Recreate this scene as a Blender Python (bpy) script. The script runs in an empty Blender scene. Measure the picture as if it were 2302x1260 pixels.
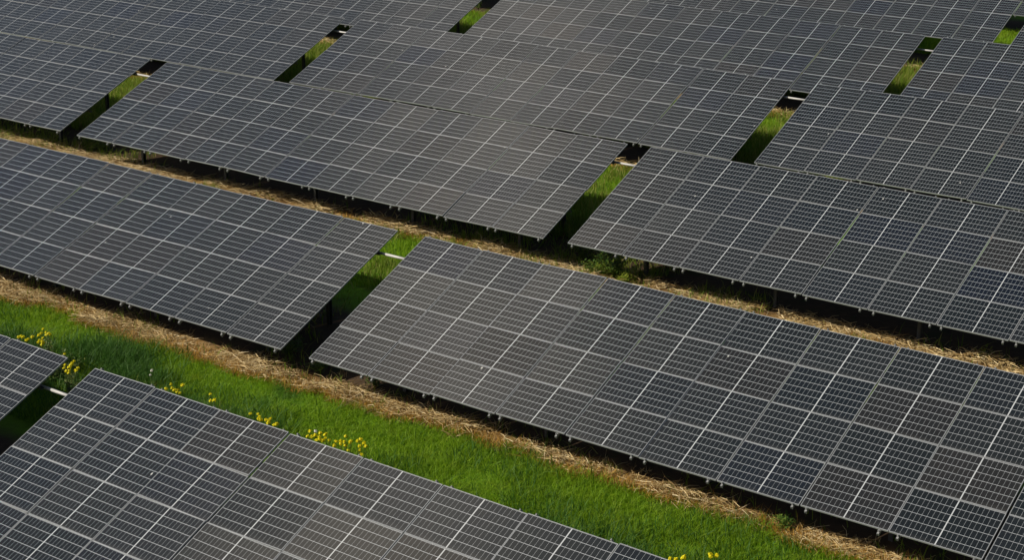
import bpy, bmesh, math, random
import numpy as np
from mathutils import Matrix, Vector

random.seed(11)
rng = np.random.default_rng(11)
C = bpy.context.scene.collection
scene = bpy.context.scene

# ------------------------------------------------------------------ constants
PU, PV = 1.742, 1.1455            # pitch of the modules along / up the table
NU, NV = 11, 4
LEN = NU * PU
TILT = math.radians(22.62)
CT, ST = math.cos(TILT), math.sin(TILT)
SLOPE = NV * PV
CAM_Z = 14.88
PITCH, YAW = math.radians(19.494), math.radians(36.0287)
FOCAL_PX, IMG_W, IMG_H = 3698.06, 2302.0, 1260.0
SUN = Vector((-0.98, -1.00, 1.0)).normalized()

# ------------------------------------------------------------------ helpers
def link(o, parent=None):
    C.objects.link(o)
    if parent is not None:
        o.parent = parent
    return o

def tag(o, label=None, cat=None, group=None, kind=None):
    if label: o['label'] = label
    if cat: o['category'] = cat
    if group: o['group'] = group
    if kind: o['kind'] = kind
    return o

def empty(name, loc, label, cat, group=None):
    o = bpy.data.objects.new(name, None)
    o.empty_display_size = 0.3
    o.location = loc
    link(o)
    return tag(o, label, cat, group)

def mesh_from(name, verts, faces, mat, smooth=False):
    me = bpy.data.meshes.new(name)
    me.from_pydata([tuple(v) for v in verts], [], [tuple(f) for f in faces])
    if mat is not None:
        me.materials.append(mat)
    if smooth:
        for p in me.polygons: p.use_smooth = True
    me.update()
    return me

def big_mesh(name, verts, tris, mat):
    """fast numpy triangle mesh"""
    me = bpy.data.meshes.new(name)
    n, t = len(verts), len(tris)
    me.vertices.add(n)
    me.vertices.foreach_set('co', np.ascontiguousarray(verts, dtype=np.float32).ravel())
    me.loops.add(t * 3)
    me.loops.foreach_set('vertex_index', np.ascontiguousarray(tris, dtype=np.int32).ravel())
    me.polygons.add(t)
    me.polygons.foreach_set('loop_start', np.arange(0, 3 * t, 3, dtype=np.int32))
    me.polygons.foreach_set('loop_total', np.full(t, 3, dtype=np.int32))
    me.materials.append(mat)
    me.update(calc_edges=True)
    me.validate()
    return me

class MB:
    def __init__(self): self.v, self.f = [], []
    def box(self, c, s, rot=None):
        b = len(self.v)
        R = rot if rot is not None else Matrix.Identity(3)
        for dx in (-.5, .5):
            for dy in (-.5, .5):
                for dz in (-.5, .5):
                    self.v.append(Vector(c) + R @ Vector((dx * s[0], dy * s[1], dz * s[2])))
        for q in ((0,1,3,2),(4,6,7,5),(0,4,5,1),(2,3,7,6),(0,2,6,4),(1,5,7,3)):
            self.f.append([b + k for k in q])
    def prism(self, poly, a, b, axis):
        """closed polygon (2-D) swept from a to b along axis 0/1/2"""
        n = len(poly); s = len(self.v)
        for t in (a, b):
            for (p, q) in poly:
                if axis == 0: self.v.append(Vector((t, p, q)))
                elif axis == 1: self.v.append(Vector((p, t, q)))
                else: self.v.append(Vector((p, q, t)))
        for k in range(n):
            self.f.append([s + k, s + (k + 1) % n, s + n + (k + 1) % n, s + n + k])
        self.f.append([s + k for k in range(n)][::-1]); self.f.append([s + n + k for k in range(n)])
    def tube(self, pts, radii, seg=6):
        s0 = len(self.v); n = len(pts)
        for i, p in enumerate(pts):
            d = (pts[min(i + 1, n - 1)] - pts[max(i - 1, 0)]).normalized()
            a = d.orthogonal().normalized(); b = d.cross(a)
            for k in range(seg):
                t = 2 * math.pi * k / seg
                self.v.append(p + (a * math.cos(t) + b * math.sin(t)) * radii[i])
        for i in range(n - 1):
            for k in range(seg):
                self.f.append([s0 + i * seg + k, s0 + i * seg + (k + 1) % seg,
                               s0 + (i + 1) * seg + (k + 1) % seg, s0 + (i + 1) * seg + k])
        self.f.append([s0 + k for k in range(seg)][::-1])
        self.f.append([s0 + (n - 1) * seg + k for k in range(seg)])
    def mesh(self, name, mat, smooth=False):
        me = mesh_from(name, self.v, self.f, mat, smooth)
        bm = bmesh.new(); bm.from_mesh(me); bmesh.ops.recalc_face_normals(bm, faces=bm.faces)
        bm.to_mesh(me); bm.free()
        return me

# ------------------------------------------------------------------ node helpers
class NT:
    def __init__(self, mat):
        self.nt = mat.node_tree; self.n = self.nt.nodes; self.l = self.nt.links
    def add(self, t, **kw):
        x = self.n.new(t)
        for k, v in kw.items(): setattr(x, k, v)
        return x
    def put(self, sock, v):
        if isinstance(v, bpy.types.NodeSocket): self.l.new(v, sock)
        else: sock.default_value = v
    def m(self, op, a, b=0.0, c=None, clamp=False):
        x = self.add('ShaderNodeMath', operation=op, use_clamp=clamp)
        self.put(x.inputs[0], a); self.put(x.inputs[1], b)
        if c is not None: self.put(x.inputs[2], c)
        return x.outputs[0]
    def mix(self, f, a, b):
        x = self.add('ShaderNodeMix', data_type='RGBA')
        self.put(x.inputs[0], f); self.put(x.inputs[6], a); self.put(x.inputs[7], b)
        return x.outputs[2]
    def noise(self, vec, scale, detail=3.0, rough=.55):
        x = self.add('ShaderNodeTexNoise')
        if vec is not None: self.l.new(vec, x.inputs['Vector'])
        x.inputs['Scale'].default_value = scale; x.inputs['Detail'].default_value = detail
        x.inputs['Roughness'].default_value = rough
        return x.outputs['Fac']
    def ramp(self, f, stops):
        x = self.add('ShaderNodeValToRGB'); e = x.color_ramp.elements
        while len(e) < len(stops): e.new(0.5)
        for k, (p, c) in enumerate(stops):
            e[k].position = p; e[k].color = (c[0], c[1], c[2], 1) if not isinstance(c, float) else (c, c, c, 1)
        self.put(x.inputs[0], f)
        return x.outputs[0]
    def smooth(self, v, a, b):
        x = self.add('ShaderNodeMapRange', interpolation_type='SMOOTHSTEP')
        self.put(x.inputs[0], v); x.inputs[1].default_value = a; x.inputs[2].default_value = b
        return x.outputs[0]

def new_mat(name):
    m = bpy.data.materials.new(name); m.use_nodes = True
    t = NT(m); b = t.n['Principled BSDF']
    return m, t, b

def col(r, g, b): return (r, g, b, 1.0)

# ------------------------------------------------------------------ materials
def mat_cells():
    m, t, b = new_mat('solar cells under glass')
    uv = t.add('ShaderNodeUVMap'); uv.uv_map = 'metres'
    sep = t.add('ShaderNodeSeparateXYZ'); t.l.new(uv.outputs[0], sep.inputs[0])
    u, v = sep.outputs[0], sep.outputs[1]
    oi = t.add('ShaderNodeObjectInfo'); rnd = oi.outputs['Random']
    # distance from the middle line of the module
    uc = t.m('SUBTRACT', t.m('ABSOLUTE', t.m('SUBTRACT', u, 0.858)), 0.0095)
    midline = t.m('LESS_THAN', uc, 0.0)
    uedge = t.m('GREATER_THAN', uc, 0.836)
    fu = t.m('FRACT', t.m('DIVIDE', uc, 0.0929))
    colline = t.m('GREATER_THAN', t.m('ABSOLUTE', t.m('SUBTRACT', fu, 0.5)), 0.5 - 0.020)
    vc = t.m('SUBTRACT', v, 0.01475)
    vedge = t.m('GREATER_THAN', t.m('ABSOLUTE', t.m('SUBTRACT', vc, 0.555)), 0.556)
    fv = t.m('FRACT', t.m('DIVIDE', vc, 0.185))
    rowline = t.m('GREATER_THAN', t.m('ABSOLUTE', t.m('SUBTRACT', fv, 0.5)), 0.5 - 0.0190)
    inner = t.m('LESS_THAN', t.m('ABSOLUTE', t.m('SUBTRACT', vc, 0.555)), 0.5535)
    rowline = t.m('MULTIPLY', rowline, inner)
    vedge = t.m('MULTIPLY', vedge, 0.70)
    mask = t.m('MAXIMUM', t.m('MAXIMUM', midline, uedge), t.m('MAXIMUM', vedge, t.m('MAXIMUM', rowline, colline)))
    # busbars: ten fine silver ribbons per cell, along the module
    fb = t.m('FRACT', t.m('MULTIPLY', fv, 10.0))
    bus = t.m('MULTIPLY', t.m('GREATER_THAN', t.m('ABSOLUTE', t.m('SUBTRACT', fb, 0.5)), 0.47), 0.55)
    # each cell has its own shade, each module its own tint
    comb = t.add('ShaderNodeCombineXYZ')
    t.l.new(t.m('FLOOR', t.m('DIVIDE', t.m('SUBTRACT', u, 0.858), 0.0929)), comb.inputs[0])
    t.l.new(t.m('FLOOR', t.m('DIVIDE', vc, 0.185)), comb.inputs[1])
    t.l.new(t.m('MULTIPLY', rnd, 91.0), comb.inputs[2])
    wn = t.add('ShaderNodeTexWhiteNoise', noise_dimensions='3D'); t.l.new(comb.outputs[0], wn.inputs[0])
    tint = t.ramp(rnd, [(0.0, (.0032, .0058, .0115)), (.12, (.0042, .0070, .0095)), (.5, (.0060, .0082, .0086)),
                        (.8, (.0045, .0072, .0084)), (1.0, (.0110, .0105, .0092))])
    cellc = t.mix(t.m('MULTIPLY', wn.outputs[0], .40), tint, col(.0085, .0105, .0108))
    cellc = t.mix(t.m('MULTIPLY', bus, .06), cellc, col(.30, .30, .30))
    lines = t.mix(rowline, col(.25, .267, .28), col(.36, .38, .40))
    lines = t.mix(midline, lines, col(.36, .38, .39))
    base = t.mix(mask, cellc, lines)
    # thin dust film, thicker along the lower edge, different on every module
    geo = t.add('ShaderNodeNewGeometry')
    nz = t.noise(geo.outputs['Position'], 1.3, 4.0)
    fine = t.noise(geo.outputs['Position'], 38.0, 2.0)
    low = t.m('MULTIPLY', t.m('SUBTRACT', 1.0, t.smooth(v, 0.012, 0.13)), .030)
    r2 = t.m('FRACT', t.m('MULTIPLY', rnd, 17.31))
    dust = t.m('ADD', t.m('MULTIPLY', t.m('MULTIPLY', nz, r2), .022), t.m('ADD', t.m('MULTIPLY', fine, .006), low))
    base = t.mix(dust, base, col(.30, .28, .25))
    # a few bird droppings
    vo = t.add('ShaderNodeTexVoronoi'); vo.inputs['Scale'].default_value = 3.1; vo.inputs['Randomness'].default_value = 1.0
    mp = t.add('ShaderNodeCombineXYZ'); t.l.new(u, mp.inputs[0]); t.l.new(t.m('MULTIPLY', v, .6), mp.inputs[1]); t.l.new(t.m('MULTIPLY', rnd, 53.0), mp.inputs[2])
    t.l.new(mp.outputs[0], vo.inputs['Vector'])
    vs = t.add('ShaderNodeSeparateColor'); t.l.new(vo.outputs['Color'], vs.inputs[0])
    wob = t.m('MULTIPLY', fine, .05)
    spot = t.m('MULTIPLY', t.m('LESS_THAN', t.m('ADD', vo.outputs['Distance'], wob), .082),
               t.m('GREATER_THAN', t.m('ADD', vs.outputs[0], t.m('MULTIPLY', v, .08)), .978))
    base = t.mix(t.m('MULTIPLY', spot, .55), base, col(.62, .62, .58))
    t.l.new(base, b.inputs['Base Color'])
    rough = t.m('ADD', .10, t.m('MULTIPLY', r2, .10))
    t.l.new(rough, b.inputs['Roughness'])
    b.inputs['IOR'].default_value = 1.5
    # the soldered ribbons run along the module and throw a streak of sunlight across their own direction
    tg = t.add('ShaderNodeTangent', direction_type='UV_MAP', uv_map='metres')
    gl = t.add('ShaderNodeBsdfAnisotropic', distribution='BECKMANN')
    gl.inputs['Color'].default_value = col(.90, .84, .74)
    gl.inputs['Roughness'].default_value = .425; gl.inputs['Anisotropy'].default_value = .70; gl.inputs['Rotation'].default_value = 0.0
    t.l.new(tg.outputs[0], gl.inputs['Tangent'])
    mx = t.add('ShaderNodeMixShader')
    t.l.new(t.m('ADD', .0028, t.m('MULTIPLY', t.m('FRACT', t.m('MULTIPLY', rnd, 7.77)), .0022)), mx.inputs[0])
    t.l.new(b.outputs[0], mx.inputs[1]); t.l.new(gl.outputs[0], mx.inputs[2])
    t.l.new(mx.outputs[0], t.n['Material Output'].inputs[0])
    return m

def mat_metal(name, c, rough, metal, var=.15, scale=6.0):
    m, t, b = new_mat(name)
    oi = t.add('ShaderNodeObjectInfo')
    geo = t.add('ShaderNodeNewGeometry')
    n = t.noise(geo.outputs['Position'], scale, 3.0)
    f = t.m('MULTIPLY', t.m('ADD', n, oi.outputs['Random']), .5)
    base = t.mix(f, col(*[k * (1 - var) for k in c]), col(*[min(1, k * (1 + var)) for k in c]))
    t.l.new(base, b.inputs['Base Color'])
    b.inputs['Roughness'].default_value = rough; b.inputs['Metallic'].default_value = metal
    return m

def leafy(name, stops, trans, patch=None, rough=.6):
    """blades / stalks / leaves: colour picked per island, plus patches across the field"""
    m, t, b = new_mat(name)
    geo = t.add('ShaderNodeNewGeometry')
    base = t.ramp(geo.outputs['Random Per Island'], stops)
    if patch:
        sc, lo, hi, c2 = patch
        n = t.noise(geo.outputs['Position'], sc, 3.0, .6)
        base = t.mix(t.m('MULTIPLY', t.smooth(n, lo, hi), .85), base, col(*c2))
        n2 = t.noise(geo.outputs['Position'], sc * 2.7, 3.0, .6)
        base = t.mix(t.m('MULTIPLY', t.smooth(n2, .56, .72), .55), base, col(.21, .27, .016))
    t.l.new(base, b.inputs['Base Color'])
    b.inputs['Roughness'].default_value = rough
    b.inputs['Specular IOR Level'].default_value = .25
    if trans > 0:
        tr = t.add('ShaderNodeBsdfTranslucent'); t.l.new(base, tr.inputs[0])
        mx = t.add('ShaderNodeMixShader'); mx.inputs[0].default_value = trans
        t.l.new(b.outputs[0], mx.inputs[1]); t.l.new(tr.outputs[0], mx.inputs[2])
        t.l.new(mx.outputs[0], t.n['Material Output'].inputs[0])
    return m

def mat_ground():
    m, t, b = new_mat('meadow soil with bare strips')
    geo = t.add('ShaderNodeNewGeometry'); pos = geo.outputs['Position']
    sep = t.add('ShaderNodeSeparateXYZ'); t.l.new(pos, sep.inputs[0])
    warp = t.m('MULTIPLY', t.m('SUBTRACT', t.noise(pos, .9, 4.0, .6), .5), 1.1)
    ph = t.m('FRACT', t.m('DIVIDE', t.m('ADD', t.m('SUBTRACT', sep.outputs[1], 25.05 - 9.97 * 6), warp), 9.97))
    tt = t.m('MULTIPLY', ph, 9.97)         # metres behind the front edge of the table row
    n1 = t.noise(pos, 5.0, 5.0, .65); n2 = t.noise(pos, 26.0, 4.0, .7); n3 = t.noise(pos, 1.1, 3.0)
    soil = t.mix(n1, col(.030, .020, .013), col(.085, .056, .033))
    soil = t.mix(t.smooth(n2, .55, .75), soil, col(.085, .058, .032))
    soil = t.mix(t.m('MULTIPLY', t.smooth(n3, .55, .7), .7), soil, col(.020, .036, .010))
    straw = t.mix(n2, col(.10, .060, .022), col(.34, .23, .105))
    straw = t.mix(t.smooth(n1, .35, .7), straw, col(.19, .105, .030))
    green = t.mix(n2, col(.060, .140, .006), col(.110, .220, .010))
    green = t.mix(t.m('MULTIPLY', t.smooth(n3, .5, .65), .6), green, col(.055, .075, .015))
    s_on = t.m('MULTIPLY', t.smooth(tt, .12, .30), t.m('SUBTRACT', 1.0, t.smooth(tt, .75, 1.15)))
    g_on = t.m('ADD', t.m('SUBTRACT', 1.0, t.smooth(tt, .0, .18)), t.smooth(tt, 4.2, 5.2))
    c = t.mix(s_on, soil, straw)
    c = t.mix(g_on, c, green)
    t.l.new(c, b.inputs['Base Color'])
    b.inputs['Roughness'].default_value = .95; b.inputs['Specular IOR Level'].default_value = .1
    bp = t.add('ShaderNodeBump'); bp.inputs['Strength'].default_value = .6; bp.inputs['Distance'].default_value = .06
    t.l.new(t.m('ADD', n1, t.m('MULTIPLY', n2, .6)), bp.inputs['Height']); t.l.new(bp.outputs[0], b.inputs['Normal'])
    return m

M_CELL = mat_cells()
M_FRAME = mat_metal('anodised aluminium frame', (.255, .267, .275), .45, .3, .08)
M_RAIL = mat_metal('mill finish aluminium rail', (.24, .245, .245), .5, .4, .15)
M_STEEL = mat_metal('galvanised steel', (.085, .09, .095), .7, .2, .2, 14.0)
M_PIPE = mat_metal('white coated pipe', (.33, .33, .315), .5, 0.0, .12)
M_GROUND = mat_ground()
M_GRASS = leafy('green grass blades', [(0, (.120, .225, .006)), (.35, (.150, .275, .007)), (.7, (.185, .320, .009)), (1, (.25, .36, .018))], .48,
                (.55, .56, .70, (.060, .160, .012)))
M_WEED = leafy('mixed weed blades', [(0, (.09, .16, .010)), (.45, (.14, .22, .016)), (.8, (.21, .24, .03)), (1, (.34, .30, .10))], .42)
M_DARKG = leafy('dark tall grass blades', [(0, (.026, .085, .010)), (.6, (.045, .125, .014)), (1, (.08, .16, .025))], .38)
M_STRAW = leafy('dry straw stalks', [(0, (.15, .090, .032)), (.25, (.32, .215, .082)), (.6, (.54, .40, .185)), (.85, (.66, .52, .28)), (1, (.82, .70, .45))], .12)
M_RUST = leafy('withered orange grass', [(0, (.22, .105, .012)), (.5, (.38, .205, .030)), (1, (.50, .32, .075))], .3)
M_STEM = leafy('mustard stems and leaves', [(0, (.035, .065, .012)), (.6, (.075, .115, .022)), (1, (.13, .15, .035))], .3)
M_YELLOW = leafy('yellow petals', [(0, (.56, .50, .006)), (.6, (.72, .65, .008)), (1, (.80, .74, .03))], .3)
M_WHITE = leafy('white petals', [(0, (.6, .6, .5)), (1, (.8, .8, .74))], .3)
M_BUSH = leafy('bush leaves', [(0, (.030, .075, .010)), (.5, (.080, .155, .020)), (1, (.19, .24, .035))], .4)
M_LIME = leafy('yellow green leaves', [(0, (.12, .17, .015)), (1, (.26, .30, .03))], .35)

# ------------------------------------------------------------------ solar module meshes
FW, FW2, FD = 0.0120, 0.0080, 0.034    # lip widths and depth of the frame
MW, MH = 1.716, 1.1395

def glass_mesh():
    w, h = MW / 2 - .004, MH / 2 - .004
    z1, z0 = -.0025, -.0085
    v = [(-w,-h,z1),(w,-h,z1),(w,h,z1),(-w,h,z1),(-w,-h,z0),(w,-h,z0),(w,h,z0),(-w,h,z0)]
    f = [(0,1,2,3),(7,6,5,4),(0,4,5,1),(1,5,6,2),(2,6,7,3),(3,7,4,0)]
    me = mesh_from('solar_panel', v, f, M_CELL)
    uvl = me.uv_layers.new(name='metres')
    for li, lp in enumerate(me.loops):
        c = me.vertices[lp.vertex_index].co
        uvl.data[li].uv = (c.x + MW / 2, c.y + MH / 2)
    return me

def frame_mesh():
    w, h = MW / 2, MH / 2
    iw, ih = w - FW, h - FW2
    ring = lambda a, b, z: [(-a,-b,z),(a,-b,z),(a,b,z),(-a,b,z)]
    v = ring(w, h, 0) + ring(iw, ih, 0) + ring(iw, ih, -FD) + ring(w, h, -FD)
    f = []
    for a in range(4):
        for k in range(4):
            f.append((a * 4 + k, a * 4 + (k + 1) % 4, ((a + 1) % 4) * 4 + (k + 1) % 4, ((a + 1) % 4) * 4 + k))
    me = mesh_from('frame', v, f, M_FRAME)
    bm = bmesh.new(); bm.from_mesh(me); bmesh.ops.recalc_face_normals(bm, faces=bm.faces); bm.to_mesh(me); bm.free()
    return me

ME_GLASS, ME_FRAME = glass_mesh(), frame_mesh()

def rail_mesh():
    b = MB()
    lo, up = -SLOPE / 2 - .075, SLOPE / 2 + .045
    z = -FD - .002
    b.prism([(-.02, z), (.02, z), (.02, z - .055), (.012, z - .055), (.012, z - .01), (-.012, z - .01), (-.012, z - .055), (-.02, z - .055)], lo, up, 1)
    for y, s in ((lo + .050, 1), (up - .024, -1)):       # end clamps bolted on the rail beside the frame
        b.box((0, y, z + .019), (.030, .022, .036))
        b.box((0, y + s * .014, z + .0375), (.030, .014, .005))
        b.prism([(.011 * math.cos(a), z + .041 + 0 * a) if False else (.009 * math.cos(a), y + .009 * math.sin(a)) for a in [k * math.pi / 3 for k in range(6)]], z + .041, z + .050, 2)
    b.box((0, lo + .020, z - .052), (.030, .018, .034))     # rail splice block hanging at the end
    return b.mesh('mounting_rail', M_RAIL)
ME_RAIL = rail_mesh()

def purlin_mesh():
    b = MB()
    h, w, e = .050, .034, .006
    b.prism([(-w, h), (w, h), (w, h - .018), (w - e, h - .018), (w - e, h - e), (-w + e, h - e), (-w + e, -h + e), (w - e, -h + e),
             (w - e, -h + .018), (w, -h + .018), (w, -h), (-w, -h)], -LEN / 2 + .05, LEN / 2 - .05, 0)
    return b.mesh('purlin', M_STEEL)
ME_PURLIN = purlin_mesh()

def post_mesh(height):
    b = MB(); w, h, e = .045, .06, .007
    b.prism([(-w, -h), (w, -h), (w, -h + e), (-w + e, -h + e), (-w + e, h - e), (w, h - e), (w, h), (-w, h)], -.15, height, 2)
    b.box((-w - .004, 0, height - .02), (.008, .16, .20))
    return b.mesh('post', M_STEEL)

def brace_mesh(y0, z0, y1, z1):
    b = MB(); b.tube([Vector((0, y0, z0)), Vector((0, y1, z1))], [.024, .024], 6)
    return b.mesh('brace', M_STEEL)

POST_U = [1.72 + k * (LEN - 3.44) / 4 for k in range(5)]
V_REAR, V_FRONT = .76, 3.12
D_PUR = FD + .002 + .055 + .052       # depth of the purlin axis below the module plane

def build_table(x0, ytop, ztop, label, group='rows of ground mounted solar tables'):
    """x0 = left end, (ytop, ztop) = upper edge of the module plane"""
    cx, cy = x0 + LEN / 2, ytop - SLOPE * CT / 2
    root = empty('solar_table', (cx, cy, 0), label, 'solar table', group)
    top = Vector((0, ytop - cy, ztop))            # upper edge, middle, in root coordinates
    R = Matrix.Rotation(TILT, 4, 'X')
    def on_plane(u, v, d=0.0):                    # u from the middle, v down the slope, d below the plane
        return top + Vector((u, -v * CT + d * ST, -v * ST - d * CT))
    for i in range(NU):
        du = random.uniform(-.011, .011)
        sag = random.gauss(0, .006) + .010 * math.sin(i * 1.3 + x0)
        for j in range(NV):
            p = on_plane((i + .5) * PU - LEN / 2 + du + random.uniform(-.002, .002), (j + .5) * PV + random.uniform(-.0015, .0015), sag + random.uniform(-.003, .003))
            g = link(bpy.data.objects.new('solar_panel', ME_GLASS), root)
            g.location = p
            g.rotation_euler = (TILT + math.radians(random.gauss(0, .25)), math.radians(random.gauss(0, .40)), 0)
            link(bpy.data.objects.new('frame', ME_FRAME), g)
    for i in range(NU):
        for u in (.155, PU - .155):
            r = link(bpy.data.objects.new('mounting_rail', ME_RAIL), root)
            r.location = on_plane(i * PU + u - LEN / 2 + random.uniform(-.03, .03), SLOPE / 2 + random.uniform(-.012, .012), .004)
            r.rotation_euler = (TILT, 0, 0)
    pts = {}
    for v in (V_REAR, V_FRONT):
        q = link(bpy.data.objects.new('purlin', ME_PURLIN), root)
        q.location = on_plane(0, v, D_PUR); q.rotation_euler = (TILT, 0, 0)
        pts[v] = on_plane(0, v, D_PUR)
    key = round(ztop, 2)
    if key not in build_table.cache:
        build_table.cache[key] = (post_mesh(pts[V_REAR].z), post_mesh(pts[V_FRONT].z),
                                  brace_mesh(pts[V_REAR].y - .02, .35, (pts[V_REAR].y + pts[V_FRONT].y) / 2, (pts[V_REAR].z + pts[V_FRONT].z) / 2 + .0))
    mr, mf, mb = build_table.cache[key]
    for u in POST_U:
        for me, v in ((mr, V_REAR), (mf, V_FRONT)):
            o = link(bpy.data.objects.new('post', me), root)
            o.location = (u - LEN / 2 - .06, pts[v].y - .0, 0)
    return root
build_table.cache = {}

TABLES = {
 'r1a': (-24.93 - LEN, 19.29, -12.35, 'solar table at the lower left corner, left of the flowering gap in the nearest row'),
 'r1b': (-24.19, 19.33, -12.38, 'nearest solar table, along the bottom edge in front of the green grass lane'),
 'r2a': (-24.73 - LEN, 29.28, -12.24, 'left edge solar table of the second row, above the grass lane'),
 'r2b': (-23.86, 29.25, -12.22, 'right hand solar table of the second row, directly behind the long grass lane'),
 'r3a': (-44.52 - LEN, 39.30, -12.16, 'left edge solar table of the third row, touching the frame beside its left gap'),
 'r3b': (-43.46, 39.09, -12.08, 'whole solar table of the third row, between its two gaps'),
 'r3c': (-23.58, 39.18, -12.08, 'right edge solar table of the third row, green bush under its front left corner'),
 'r4a': (-43.93 - LEN, 49.07, -12.07, 'solar table of the fourth row filling the upper left corner'),
 'r4b': (-43.28, 49.22, -12.07, 'whole solar table of the fourth row, pale sheen on the modules between its gaps'),
 'r4c': (-23.31, 49.21, -12.02, 'right edge solar table of the fourth row, right of its gap with a grassy patch'),
 'r5a': (-43.80 - LEN, 59.15, -12.04, 'fifth row solar table at the top edge, left of the small top middle gap'),
 'r5b': (-42.79, 59.05, -12.01, 'whole fifth row solar table, left of the gap filled with tall yellow weeds'),
 'r5c': (-23.10, 59.45, -12.06, 'right edge solar table of the fifth row, right of the tall yellow weeds'),
 'r6a': (-23.37 - LEN, 69.70, -11.58, 'sixth row solar table along the top edge, left of the top right corner gap'),
 'r6z': (-23.37 - 2 * LEN - .8, 69.70, -11.85, 'sixth row solar table beyond the top edge, unseen, added to shade the top middle gap'),  # unseen continuation of the row, added to shade ground behind the top middle gap
 'r6b': (-22.62, 69.75, -11.56, 'sliver of a sixth row solar table right of the top right corner gap'),
 'r7a': (-41.6, 79.30, -12.05, 'farthest solar table, seen only as a sliver at the top right corner'),
}
for k, (x0, yt, zt, lab) in TABLES.items():
    build_table(x0, yt, CAM_Z + zt, lab)

# pipes that bridge the gaps along the upper purlin
def conduit_mesh():
    b = MB(); b.tube([Vector((-.62, 0, 0)), Vector((.62, 0, 0))], [.033, .033], 12)
    return b.mesh('cable_pipe', M_PIPE, True)
ME_PIPE = conduit_mesh()
GAPS = {  # left table, right table, label
 'g1': ('r1a', 'r1b', 'white metal pipe bridging the gap of the nearest row, below yellow flowers'),
 'g2': ('r2a', 'r2b', 'white metal pipe bridging the gap of the second row over bright grass'),
 'g3a': ('r3a', 'r3b', 'white metal pipe bridging the left gap of the third row'),
 'g3b': ('r3b', 'r3c', 'white metal pipe bridging the right gap of the third row, behind the middle table'),
 'g4a': ('r4a', 'r4b', 'white metal pipe bridging the left gap of the fourth row against dark shade'),
 'g4b': ('r4b', 'r4c', 'white metal pipe bridging the right gap of the fourth row above a grassy patch'),
 'g5b': ('r5b', 'r5c', 'white metal pipe bridging the fifth row gap above tall yellow weeds'),
}
for k, (a, b_, lab) in GAPS.items():
    ta, tb = TABLES[a], TABLES[b_]
    xm = (ta[0] + LEN + tb[0]) / 2
    yt, zt = (ta[1] + tb[1]) / 2, CAM_Z + (ta[2] + tb[2]) / 2
    o = link(bpy.data.objects.new('cable_pipe', ME_PIPE))
    d = D_PUR + .03
    o.location = (xm, yt - V_REAR * CT + d * ST + .05, zt - V_REAR * ST - d * CT)
    tag(o, lab, 'pipe', 'pipes bridging the gaps between tables')

# ------------------------------------------------------------------ ground
def ground():
    n = 120
    xs = np.concatenate([np.linspace(-400, -70, 8)[:-1], np.linspace(-70, 5, n), np.linspace(5, 400, 8)[1:]])
    ys = np.concatenate([np.linspace(-200, 8, 6)[:-1], np.linspace(8, 92, n), np.linspace(92, 600, 8)[1:]])
    X, Y = np.meshgrid(xs, ys)
    Z = .035 * np.sin(X * .9 + np.sin(Y * .7) * 2) * np.sin(Y * 1.1 + 1) - .02
    v = np.stack([X, Y, Z], -1).reshape(-1, 3)
    nx, ny = len(xs), len(ys)
    i = (np.arange(ny - 1)[:, None] * nx + np.arange(nx - 1)[None]).ravel()
    tr = np.concatenate([np.stack([i, i + 1, i + nx + 1], -1), np.stack([i, i + nx + 1, i + nx], -1)])
    me = big_mesh('ground', v, tr, M_GROUND)
    me.polygons.foreach_set('use_smooth', np.ones(len(tr), dtype=bool))
    o = link(bpy.data.objects.new('ground', me))
    tag(o, 'flat meadow ground with green lanes and bare strips under the tables', 'ground', kind='structure')
ground()

# ------------------------------------------------------------------ blades, stalks
def vnoise(x, y, seed=0):
    r = np.random.default_rng(seed); g = r.random((64, 64))
    xi = np.floor(x).astype(int); yi = np.floor(y).astype(int); fx = x - xi; fy = y - yi
    fx = fx * fx * (3 - 2 * fx); fy = fy * fy * (3 - 2 * fy)
    a = g[xi % 64, yi % 64]; b = g[(xi + 1) % 64, yi % 64]; c = g[xi % 64, (yi + 1) % 64]; d = g[(xi + 1) % 64, (yi + 1) % 64]
    return (a * (1 - fx) + b * fx) * (1 - fy) + (c * (1 - fx) + d * fx) * fy

def blades(px, py, h, w, lean=.45, bend=.5):
    n = len(px)
    az = rng.random(n) * 2 * math.pi; fa = rng.random(n) * 2 * math.pi
    ln = np.abs(rng.normal(0, lean, n))
    dx, dy = np.cos(az), np.sin(az); sx, sy = np.cos(fa), np.sin(fa)
    p0 = np.stack([px, py, np.full(n, -.04)], -1)
    off = np.stack([dx * ln, dy * ln, np.ones(n)], -1)
    p1 = p0 + off * (h * .55)[:, None]
    off2 = np.stack([dx * ln * (1 + 2 * bend), dy * ln * (1 + 2 * bend), np.ones(n) * (1 - .25 * ln)], -1)
    p2 = p1 + off2 * (h * .45)[:, None]
    side = np.stack([sx, sy, np.zeros(n)], -1) * (w / 2)[:, None]
    V = np.stack([p0 - side, p0 + side, p1 - side * .8, p1 + side * .8, p2], 1).reshape(-1, 3)
    b = np.arange(n) * 5
    T = np.stack([np.stack([b, b + 1, b + 3], -1), np.stack([b, b + 3, b + 2], -1), np.stack([b + 2, b + 3, b + 4], -1)], 1).reshape(-1, 3)
    return V, T

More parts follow.
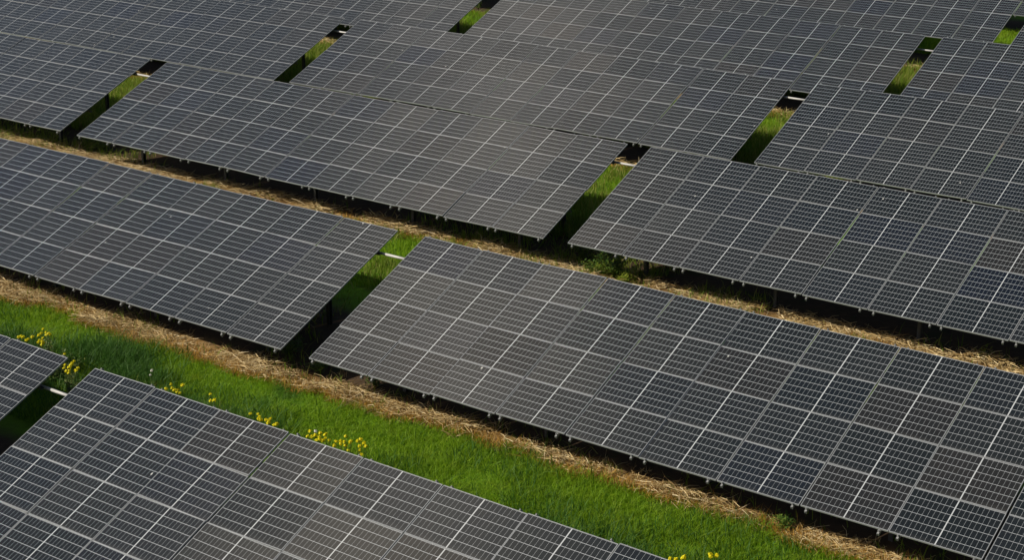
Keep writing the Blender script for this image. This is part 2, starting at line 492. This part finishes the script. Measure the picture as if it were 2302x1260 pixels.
def stalks(px, py, pz, L, w, elev):
    """straight or slightly kinked straw stalks; elev = angle over the ground"""
    n = len(px); az = rng.random(n) * 2 * math.pi
    d = np.stack([np.cos(az) * np.cos(elev), np.sin(az) * np.cos(elev), np.sin(elev)], -1)
    az2 = az + rng.normal(0, .35, n); el2 = elev * rng.uniform(.4, 1.0, n) - rng.uniform(0, .15, n)
    d2 = np.stack([np.cos(az2) * np.cos(el2), np.sin(az2) * np.cos(el2), np.sin(el2)], -1)
    p0 = np.stack([px, py, pz], -1); p1 = p0 + d * (L * .55)[:, None]; p2 = p1 + d2 * (L * .45)[:, None]
    p2[:, 2] = np.maximum(p2[:, 2], .012)
    s = np.stack([-np.sin(az), np.cos(az), np.zeros(n)], -1) * (w / 2)[:, None]
    up = np.stack([-np.cos(az) * np.sin(elev), -np.sin(az) * np.sin(elev), np.cos(elev)], -1) * (w * .8)[:, None]
    V = np.stack([p0 - s, p0 + s, p0 + up, p1 - s, p1 + s, p1 + up, p2 - s * .5, p2 + s * .5, p2 + up * .5], 1).reshape(-1, 3)
    b = np.arange(n) * 9; T = []
    for o in (0, 3):
        for (a, c) in ((0, 1), (1, 2), (2, 0)):
            T.append(np.stack([b + o + a, b + o + c, b + o + 3 + c], -1)); T.append(np.stack([b + o + a, b + o + 3 + c, b + o + 3 + a], -1))
    return V, np.stack(T, 1).reshape(-1, 3)

def cat(parts):
    V, T, o = [], [], 0
    for v, t in parts:
        V.append(v); T.append(t + o); o += len(v)
    return np.concatenate(V), np.concatenate(T)

def stuff(name, parts, mat, label, category):
    V, T = cat(parts)
    o = link(bpy.data.objects.new(name, big_mesh(name, V, T, mat)))
    return tag(o, label, category, kind='stuff')

def scatter(x0, x1, y0, y1, dens):
    n = int((x1 - x0) * (y1 - y0) * dens)
    return rng.uniform(x0, x1, n), rng.uniform(y0, y1, n)

YF = {1: 15.1, 2: 25.04, 3: 34.9, 4: 44.95, 5: 54.9, 6: 65.4}     # front edge of each row
def edge_wobble(x, s=0): return (.55 * np.exp(-((x + 28.5) / 1.3) ** 2) if s == 2 else 0) + (vnoise(x * .55 + 7 * s, x * 0 + s, 3) - .5) * .55 + (vnoise(x * 1.9 + s, x * 0 + 5, 4) - .5) * .28

grass, dark, weed, straw, rust = [], [], [], [], []
# the grass lane between the first and second row
x, y = scatter(-46, -3.5, 20.3, 25.75, 1350)
keep = (y < 25.16 + edge_wobble(x)) & ((y > 21.8) | (rng.random(len(x)) < .35))
x, y = x[keep], y[keep]
pn = vnoise(x * .6 + 3, y * .6, 8); tallp = pn > .62
near_r1 = np.clip((23.6 - y) / 1.2, 0, 1)
h = rng.uniform(.08, .20, len(x)) * (1 + .6 * near_r1) * (.65 + .8 * vnoise(x * 1.1, y * 1.1, 51))
sel = (rng.random(len(x)) < np.where(tallp, .40, .03) * (.25 + near_r1))
grass.append(blades(x[~sel], y[~sel], h[~sel], rng.uniform(.008, .0145, (~sel).sum()), .75))
dark.append(blades(x[sel], y[sel], h[sel] * 1.7, rng.uniform(.010, .020, sel.sum()), .5))
# taller dark clump at the left of the lane, by the gap of the first row
for (cx, cy, rx, ry, n, hh) in ((-29.2, 23.7, 1.3, .8, 2200, .5), (-27.6, 23.2, 1.0, .6, 1500, .45), (-31.5, 23.0, 1.6, .6, 1600, .42), (-25.8, 22.6, 1.2, .5, 900, .4)):
    x = cx + rng.normal(0, rx * .5, n); y = cy + rng.normal(0, ry * .5, n)
    dark.append(blades(x, y, rng.uniform(.6, 1, n) * hh, rng.uniform(.012, .024, n), .55))
# between second and third row, and in the windows of the gaps further back
x, y = scatter(-52, -9, 31.2, 35.75, 330)
keep = y < 35.05 + edge_wobble(x, 2)
x, y = x[keep], y[keep]; mixed = vnoise(x * .8, y * .8, 12) + .25 * (y < 33.2) > .72
grass.append(blades(x[~mixed], y[~mixed], rng.uniform(.12, .28, (~mixed).sum()), rng.uniform(.014, .022, (~mixed).sum())))
weed.append(blades(x[mixed], y[mixed], rng.uniform(.15, .42, mixed.sum()), rng.uniform(.012, .022, mixed.sum()), .4))
def window(xg, yt, k, dens, tall):
    x, y = scatter(xg * 1.28 - 1.5, xg + 2.0, yt - 1.2, YF[k + 1] + .75, dens)
    keep = y < YF[k + 1] + .15 + edge_wobble(x, k); x, y = x[keep], y[keep]
    m_ = (vnoise(x * .9 + k, y * .9, 20 + k) + .22 * (y < yt + 3.4)) > (.54 - .25 * tall)
    m_ |= (y < yt + 1.5) & (rng.random(len(x)) < .6)
    grass.append(blades(x[~m_], y[~m_], rng.uniform(.14, .32, (~m_).sum()), rng.uniform(.018, .028, (~m_).sum())))
    weed.append(blades(x[m_], y[m_], rng.uniform(.15, .40 + .35 * tall, m_.sum()), rng.uniform(.016, .028, m_.sum()), .35))
for xg, yt, k, tall in ((-44.0, 39.2, 3, 0.1), (-24.0, 39.1, 3, .2), (-43.6, 49.1, 4, .4), (-23.7, 49.2, 4, .1), (-43.3, 59.1, 5, .7), (-23.4, 59.3, 5, .9)):
    window(xg, yt, k, 240, tall)
x, y = scatter(-31, -20, 69.2, 76.5, 200)
grass.append(blades(x, y, rng.uniform(.16, .34, len(x)), rng.uniform(.02, .032, len(x))))
# sparse weeds under the tables and in the nearest gap
for (x0, x1, y0, y1, d) in ((-30, -23.5, 26.3, 31.2, 35), (-40, -4, 26.0, 28.5, 14), (-30.5, -21, 35.9, 41, 70), (-52, -42, 35.8, 41, 60), (-33, -23.5, 15.5, 21.5, 130), (-28.5, -23.6, 19.2, 23.0, 260), (-46, -4, 25.2, 26.1, 26), (-60, -9, 35.1, 36.6, 9), (-28, -18, 35.2, 36.8, 60), (-56, -46, 35.2, 36.6, 60)):
    x, y = scatter(x0, x1, y0, y1, d); k_ = vnoise(x * 1.1, y * 1.1, 31) > .45; x, y = x[k_], y[k_]
    weed.append(blades(x, y, rng.uniform(.12, .42, len(x)), rng.uniform(.014, .03, len(x)), .6))
stuff('grass', grass, M_GRASS, 'short bright green grass in the lanes between the rows', 'grass')
stuff('tall_grass', dark, M_DARKG, 'taller dark green grass in clumps along the lane', 'grass')
stuff('weeds', weed, M_WEED, 'olive and tan weeds growing in the gaps and under the tables', 'weeds')

# straw strips along the front edge of the rows
def straw_strip(k, x0, x1, dens, wmul, y_in=.10, y_out=1.0):
    yf = YF[k]
    x, y = scatter(x0, x1, yf + y_in - .25, yf + y_out, dens)
    hgt = .02 + .22 * np.clip(vnoise(x * .9 + 11 * k, y * 1.4, 40 + k) * 1.6 - .45, 0, 1)
    lo = yf + y_in + edge_wobble(x, 0 if k == 2 else (2 if k == 3 else k))
    fade = np.clip((yf + y_out - y) / .45, .0, 1)
    hgt = hgt * np.clip((yf + y_out - .05 - y) / .45, .08, 1)
    keep = (y > lo) & (rng.random(len(x)) < fade * np.clip(2.3 * vnoise(x * .9, y * 1.5, 44 + k) - .38, .05, 1))
    x, y, hgt = x[keep], y[keep], hgt[keep]
    n = len(x)
    straw.append(stalks(x, y, rng.random(n) * hgt + .012, rng.uniform(.14, .48, n), rng.uniform(.006, .013, n) * wmul, rng.normal(.04, .20, n) * np.clip((yf + y_out - y) / .45, .15, 1)))
    # standing tufts
    nt = int((x1 - x0) * 6.0); tx = rng.uniform(x0, x1, nt); ty = yf + .15 + 1.0 * rng.random(nt) ** 1.7
    m_ = rng.integers(3, 12, nt); X = np.repeat(tx, m_) + rng.normal(0, .07, m_.sum()); Y = np.repeat(ty, m_) + rng.normal(0, .07, m_.sum())
    q = len(X)
    straw.append(stalks(X, Y, np.full(q, -.02), rng.uniform(.08, .28, q) * np.repeat(rng.uniform(.5, 1.5, nt), m_), rng.uniform(.006, .012, q) * wmul, rng.uniform(.35, 1.5, q)))
    # withered orange fringe against the green
    x, y = scatter(x0, x1, yf - .3, yf + 1.0, dens * 2.6)
    lo = yf + y_in + edge_wobble(x, 0 if k == 2 else (2 if k == 3 else k))
    dd = y - lo; keep = (dd > -.2) & (rng.random(len(x)) < np.exp(-np.abs(dd - .02) / .16))
    x, y = x[keep], y[keep]
    rust.append(blades(x, y, rng.uniform(.10, .23, len(x)), rng.uniform(.009, .018, len(x)) * wmul, .7))
straw_strip(2, -46, -3.5, 470, 1.0)
straw_strip(3, -63, -9, 380, 1.35, .10, 1.45)
for xg, k in ((-44.0, 4), (-24.0, 4), (-43.6, 5), (-23.7, 5), (-23.4, 6)):
    straw_strip(k, xg * 1.3 - 2, xg + 1, 150, 1.8)
stuff('dry_straw', straw, M_STRAW, 'tangled dry straw lying along the front edge of the rows', 'straw')
stuff('withered_grass', rust, M_RUST, 'orange brown withered grass between the straw and the green lane', 'grass')

# ------------------------------------------------------------------ camera maths (used to place the counted plants on the ground)
fh = Vector((-math.sin(YAW), math.cos(YAW), 0)); right = Vector((math.cos(YAW), math.sin(YAW), 0))
fwd = fh * math.cos(PITCH) - Vector((0, 0, math.sin(PITCH))); down = -(Vector((0, 0, math.cos(PITCH))) + fh * math.sin(PITCH))
def spot(px, py, Y):
    """where the sight line through a photo pixel meets the upright plane at distance Y"""
    d = right * ((px - IMG_W / 2) / FOCAL_PX) + down * ((py - IMG_H / 2) / FOCAL_PX) + fwd
    return Vector((0, 0, CAM_Z)) + d * (Y / d.y)

# ------------------------------------------------------------------ flowering plants
def head_mesh(mat, r):
    V, T = [], []
    for k in range(46):
        a = random.uniform(0, 2 * math.pi); el = math.asin(random.uniform(-.35, 1))
        d = Vector((math.cos(a) * math.cos(el), math.sin(a) * math.cos(el), math.sin(el)))
        c = d * r * random.uniform(.55, 1.0); s = r * random.uniform(.30, .5)
        e1 = d.orthogonal().normalized(); e1 = (e1 * math.cos(a * 3) + d.cross(e1) * math.sin(a * 3)).normalized(); e2 = d.cross(e1) + d * random.uniform(-.5, .5)
        b = len(V); V += [c - e1 * s, c + e2 * s * .8, c + e1 * s, c - e2 * s * .8 + d * s * .3]; T += [(b, b + 1, b + 2, b + 3)]
    return mesh_from('flower_head', V, T, mat)
HEADS = [head_mesh(M_YELLOW, .038) for _ in range(4)]
HEADS_W = [head_mesh(M_WHITE, .030)]

def add_leaf(V, F, p, d, L, w):
    s = Vector((-d.y, d.x, 0)).normalized() * w
    q = p + d * L * .5 + Vector((0, 0, L * .15)); e = p + d * L + Vector((0, 0, -L * .12))
    b = len(V); V += [p, q - s, e, q + s]; F += [(b, b + 1, b + 2, b + 3)]

def plant(name, heads, base, label, category, group, meshes=None, leaves=9, bulk=1.0, stemmat=None):
    """heads = points of the flower heads in the world; base on the ground"""
    root = empty(name, base, label, category, group)
    b = MB(); V, F = [], []
    fork = Vector((0, 0, .12))
    for hp in heads:
        loc = hp - base
        mid = fork.lerp(loc, .5) + Vector((random.uniform(-.03, .03), random.uniform(-.03, .03), 0))
        b.tube([Vector((0, 0, -.05)), fork, mid, loc], [.009, .008, .006, .0035], 5)
        for k in range(leaves):
            t = random.uniform(.05, .8); p = fork.lerp(loc, t); a = random.uniform(0, 6.28)
            add_leaf(V, F, p, Vector((math.cos(a), math.sin(a), random.uniform(0, .7))).normalized(), random.uniform(.07, .17) * (1.2 - t) * bulk, random.uniform(.012, .028) * bulk)
        for k in range(4):           # side buds and seed pods under the head
            a = random.uniform(0, 6.28); p = loc - Vector((0, 0, random.uniform(.03, .13)))
            add_leaf(V, F, p, Vector((math.cos(a), math.sin(a), .8)).normalized(), random.uniform(.03, .06), .004)
    s0 = len(b.v); b.v += V; b.f += [[s0 + k for k in f] for f in F]
    me = mesh_from('stem', b.v, b.f, stemmat or M_STEM)
    link(bpy.data.objects.new('stem', me), root)
    for hp in heads:
        o = link(bpy.data.objects.new('flower_head', random.choice(meshes or HEADS)), root)
        o.location = hp - base; o.rotation_euler = (random.uniform(-.4, .4), random.uniform(-.4, .4), random.uniform(0, 6.28))
        s = random.uniform(.85, 1.2); o.scale = (s, s, s * random.uniform(.9, 1.2))
    return root

def A(l): return [(p / 6.3, 700 + q / 6.3) for p, q in l]
def D(l): return [(p / 2.864, 820 + q / 2.864) for p, q in l]
def G(l): return [(560 + p / 7, 860 + q / 7) for p, q in l]
def I(l): return [(1500 + p / 5.7275, 1040 + q / 5.7275) for p, q in l]
PLANTS = [
 (A([(265,370),(300,355),(330,372)]), 22.1, 'yellow mustard plant with three heads, leftmost by the lower left table'),
 (A([(370,420),(400,400),(460,370)]), 22.0, 'low yellow mustard plant second from the left behind the lower left table'),
 (A([(610,255),(650,305),(660,345),(690,320),(710,335)]), 22.5, 'tallest yellow mustard plant standing behind the lower left table'),
 (A([(585,320),(550,350),(560,420),(540,450)]), 22.2, 'yellow mustard plant leaning on the left side of the tallest one'),
 (A([(605,385),(600,435),(590,480),(610,455)]), 21.9, 'short yellow mustard plant right in front of the tallest one'),
 (A([(915,610)]), 21.7, 'single yellow flower peeking over the corner of the lower left table'),
 (A([(1050,712),(1020,745),(1000,775),(985,800)]), 21.3, 'golden mustard spike leaning right in the gap of the nearest row'),
 (A([(920,770),(910,810),(940,855),(980,845),(975,875)]), 20.9, 'dense yellow mustard plant in the gap of the nearest row beside the table edge'),
 (A([(1105,805),(1085,850),(1070,845)]), 21.1, 'pale yellow mustard plant at the right side of the nearest row gap'),
 (D([(1100,130),(1108,155),(1120,170),(1070,158)]), 21.8, 'yellow mustard plant left in the pair behind the first module of the nearest table'),
 (D([(1148,165),(1158,185),(1175,135),(1140,180)]), 21.9, 'yellow mustard plant right in the pair behind the first module of the nearest table'),
 (D([(1355,193),(1357,235),(1380,232)]), 21.7, 'lone thin yellow mustard plant behind the second module of the nearest table'),
 (G([(20,500),(140,505)]), 21.9, 'two headed yellow mustard plant left of the third module clump'),
 (G([(165,550),(185,598),(150,580)]), 21.6, 'yellow mustard plant at the left of the third module clump'),
 (G([(265,600),(335,585),(310,615),(300,655)]), 21.6, 'fullest yellow mustard plant in the third module clump'),
 (G([(430,665),(400,680)]), 21.5, 'small yellow mustard plant at the right of the third module clump'),
 (G([(960,775),(920,860),(985,865)]), 21.9, 'yellow mustard plant leftmost in the wide clump behind the fourth module'),
 (G([(1120,810),(1105,860),(1110,905),(1065,920),(1040,840)]), 21.7, 'yellow mustard plant with stacked heads in the wide clump behind the fourth module'),
 (G([(1200,830),(1205,890),(1160,920),(1265,920)]), 21.8, 'yellow mustard plant next to a faded head in the wide clump behind the fourth module'),
 (G([(1370,940),(1340,1000)]), 21.7, 'thin yellow mustard plant between the two halves of the wide clump'),
 (G([(1440,940),(1440,980),(1500,945),(1520,1000)]), 21.7, 'four headed yellow mustard plant in the right half of the wide clump'),
 (G([(1520,860),(1590,945),(1605,930),(1560,1075)]), 21.9, 'tallest yellow mustard plant in the right half of the wide clump'),
 (G([(1710,930),(1760,905),(1745,1010),(1740,1080),(1770,1150)]), 21.8, 'long stemmed yellow mustard plant near the right end of the wide clump'),
 (G([(1810,965),(1835,1020)]), 21.7, 'small yellow mustard plant at the right end of the wide clump'),
 (I([(40,1250),(110,1255)]), 21.9, 'low yellow mustard plant cut by the bottom edge, leftmost there'),
 (I([(220,1225),(205,1240)]), 22.0, 'yellow mustard plant in the middle of the three at the bottom edge'),
 (I([(555,1195),(560,1220),(640,1215)]), 22.2, 'yellow mustard plant with two stalks, rightmost at the bottom edge'),
]
for hp, Y, lab in PLANTS:
    heads = [spot(px, py, Y + random.uniform(-.12, .12)) for px, py in hp]
    bx = sum(h.x for h in heads) / len(heads); by = sum(h.y for h in heads) / len(heads)
    plant('mustard_plant', heads, Vector((bx + random.uniform(-.05, .05), by, 0)), lab, 'flowering plant', 'yellow mustard plants along the nearest row', None, 16 if hp[0][0] < 200 else 11, 1.5 if hp[0][0] < 200 else 1.15)
hd = [spot(978 / 2.864, 820 + 40 / 2.864, 22.0), spot(968 / 2.864, 820 + 68 / 2.864, 22.0)]
plant('white_flower', hd, Vector((hd[0].x, 22.0, 0)), 'white flowering weed standing in the grass behind the nearest table', 'flowering plant', None, HEADS_W)
hd = [spot(560 + 1050 / 7, 860 + 775 / 7, 21.9)]
plant('faded_flower', hd, Vector((hd[0].x, 21.9, 0)), 'pale faded seed head among the yellow flowers of the wide clump', 'flowering plant', None, HEADS_W)

# yellow flowering weeds in the far gaps
def far_plants(cx, cy, n, hmax, labels, group):
    for k in range(n):
        bx, by = cx + random.uniform(-.9, .9) + k * .1, cy + (k - n / 2) * .55
        hs = [Vector((bx + random.uniform(-.35, .35), by + random.uniform(-.25, .25), hmax * random.uniform(.65, 1.0))) for _ in range(7)]
        plant('mustard_plant', hs, Vector((bx, by, 0)), labels[k], 'flowering plant', group, None, 14, 1.8)
far_plants(-27.9, 65.6, 3, 1.1, ['tall yellow weed nearest the front of the fifth row right gap', 'tall yellow weed in the middle of the fifth row right gap',
                                'tall yellow weed farthest back in the fifth row right gap'], 'yellow weeds in the fifth row right gap')
far_plants(-50.6, 65.3, 3, 1.0, ['yellow weed nearest the front of the top middle gap', 'yellow weed in the middle of the top middle gap',
                                'yellow weed farthest back in the top middle gap'], 'yellow weeds in the top middle gap')

# ------------------------------------------------------------------ bushes and single weeds
def bush(name, base, r, h, n, mat, label, size=(.05, .11), stems=14):
    root = empty(name, base, label, 'bush')
    b = MB(); V, T = [], []
    for k in range(stems):
        a = random.uniform(0, 6.28); q = random.uniform(.2, 1)
        e = Vector((math.cos(a) * r * q, math.sin(a) * r * q, h * random.uniform(.5, 1) * (1.15 - .5 * q)))
        b.tube([Vector((0, 0, -.05)), e * .5 + Vector((0, 0, h * .12)), e], [.010, .007, .004], 5)
        for _ in range(n // stems):
            t = random.uniform(.25, 1.08); p = e * t + Vector((random.gauss(0, .07), random.gauss(0, .07), h * .1 * (1 - t) + random.gauss(0, .05)))
            az = random.uniform(0, 6.28); d = Vector((math.cos(az), math.sin(az), random.uniform(-.3, .9))).normalized()
            L = random.uniform(*size); s = d.cross(Vector((0, 0, 1))).normalized() * L * random.uniform(.16, .3)
            i = len(V); V += [p, p + d * L * .5 - s, p + d * L, p + d * L * .5 + s]; T += [(i, i + 1, i + 2, i + 3)]
    link(bpy.data.objects.new('stem', b.mesh('stem', M_STEM)), root)
    link(bpy.data.objects.new('foliage', mesh_from('foliage', V, T, mat)), root)
    return root
def at_ground(px, py):
    d = right * ((px - IMG_W / 2) / FOCAL_PX) + down * ((py - IMG_H / 2) / FOCAL_PX) + fwd
    q = Vector((0, 0, CAM_Z)) + d * (-CAM_Z / d.z); q.z = 0
    return q
bush('leafy_bush', at_ground(1376, 628), .85, .80, 1700, M_BUSH, 'loose green bush under the front left corner of the third row right table')
bush('low_weed_clump', at_ground(1352, 622), .60, .40, 800, M_LIME, 'low yellow green weed clump spreading in front of the loose green bush')
bush('low_weed_clump', at_ground(1402, 640), .28, .28, 240, M_LIME, 'small yellow green weed clump right of and below the loose green bush')
bush('sapling', at_ground(2214, 812), .17, .34, 60, M_LIME, 'tiny bright yellow green sapling in the shade at the right edge', (.07, .13), 6)
bush('shade_weed', at_ground(1762, 1186), .27, .26, 200, M_BUSH, 'dark green weed in the shade under the second row right table')
bush('shade_weed', at_ground(650, 800), .40, .42, 330, M_BUSH, 'dark green weed in the shade at the foot of the second row gap')
bush('shade_weed', at_ground(720, 836), .36, .40, 300, M_BUSH, 'dark green weed under the first module of the second row right table')
bush('shade_weed', at_ground(845, 868), .26, .36, 260, M_BUSH, 'small dark weed beside the lit straw under the second row right table')
bush('olive_weed', at_ground(195, 332), .55, .55, 420, M_WEED, 'olive weed clump under the left corner of the third row middle table')
bush('olive_weed', at_ground(232, 338), .50, .45, 380, M_WEED, 'olive weed clump beside the straw under the third row middle table')
bush('olive_weed', at_ground(1310, 580), .55, .75, 380, M_WEED, 'thin olive weed with bare branches at the foot of the third row right gap')
bush('leafy_weed', at_ground(110, 872), .55, .55, 700, M_STEM, 'pale leafy weed in front of the yellow flowers in the nearest row gap')
bush('leafy_weed', at_ground(140, 850), .5, .6, 650, M_STEM, 'taller pale leafy weed beside the golden mustard spike in the nearest row gap')

# ------------------------------------------------------------------ light
w = bpy.data.worlds.new('World'); scene.world = w; w.use_nodes = True
nt = w.node_tree; sky = nt.nodes.new('ShaderNodeTexSky'); sky.sky_type = 'NISHITA'; sky.sun_disc = False
sky.sun_elevation = math.asin(SUN.z); sky.sun_rotation = math.atan2(SUN.x, SUN.y) % (2 * math.pi)
sky.air_density = 1.0; sky.dust_density = 2.6; sky.ozone_density = .55
bg = nt.nodes['Background']; nt.links.new(sky.outputs[0], bg.inputs[0]); bg.inputs[1].default_value = .060
sun = bpy.data.lights.new('sun', 'SUN'); sun.energy = 4.9; sun.angle = math.radians(.55); sun.color = (1.0, .92, .80)
so = link(bpy.data.objects.new('sun', sun)); so.rotation_euler = SUN.to_track_quat('Z', 'Y').to_euler(); so.location = (0, 0, 60)

# ------------------------------------------------------------------ camera
cam = bpy.data.cameras.new('camera'); co = link(bpy.data.objects.new('camera', cam)); scene.camera = co
cam.sensor_width = 36; cam.sensor_fit = 'HORIZONTAL'; cam.lens = 36 * FOCAL_PX / IMG_W
cam.clip_start = .5; cam.clip_end = 2000
Rm = Matrix((right, -down, -fwd)).transposed()
co.matrix_world = Matrix.Translation((0, 0, CAM_Z)) @ Rm.to_4x4()

scene.view_settings.view_transform = 'Standard'; scene.view_settings.look = 'None'
scene.view_settings.exposure = 0.38; scene.view_settings.gamma = 1.0
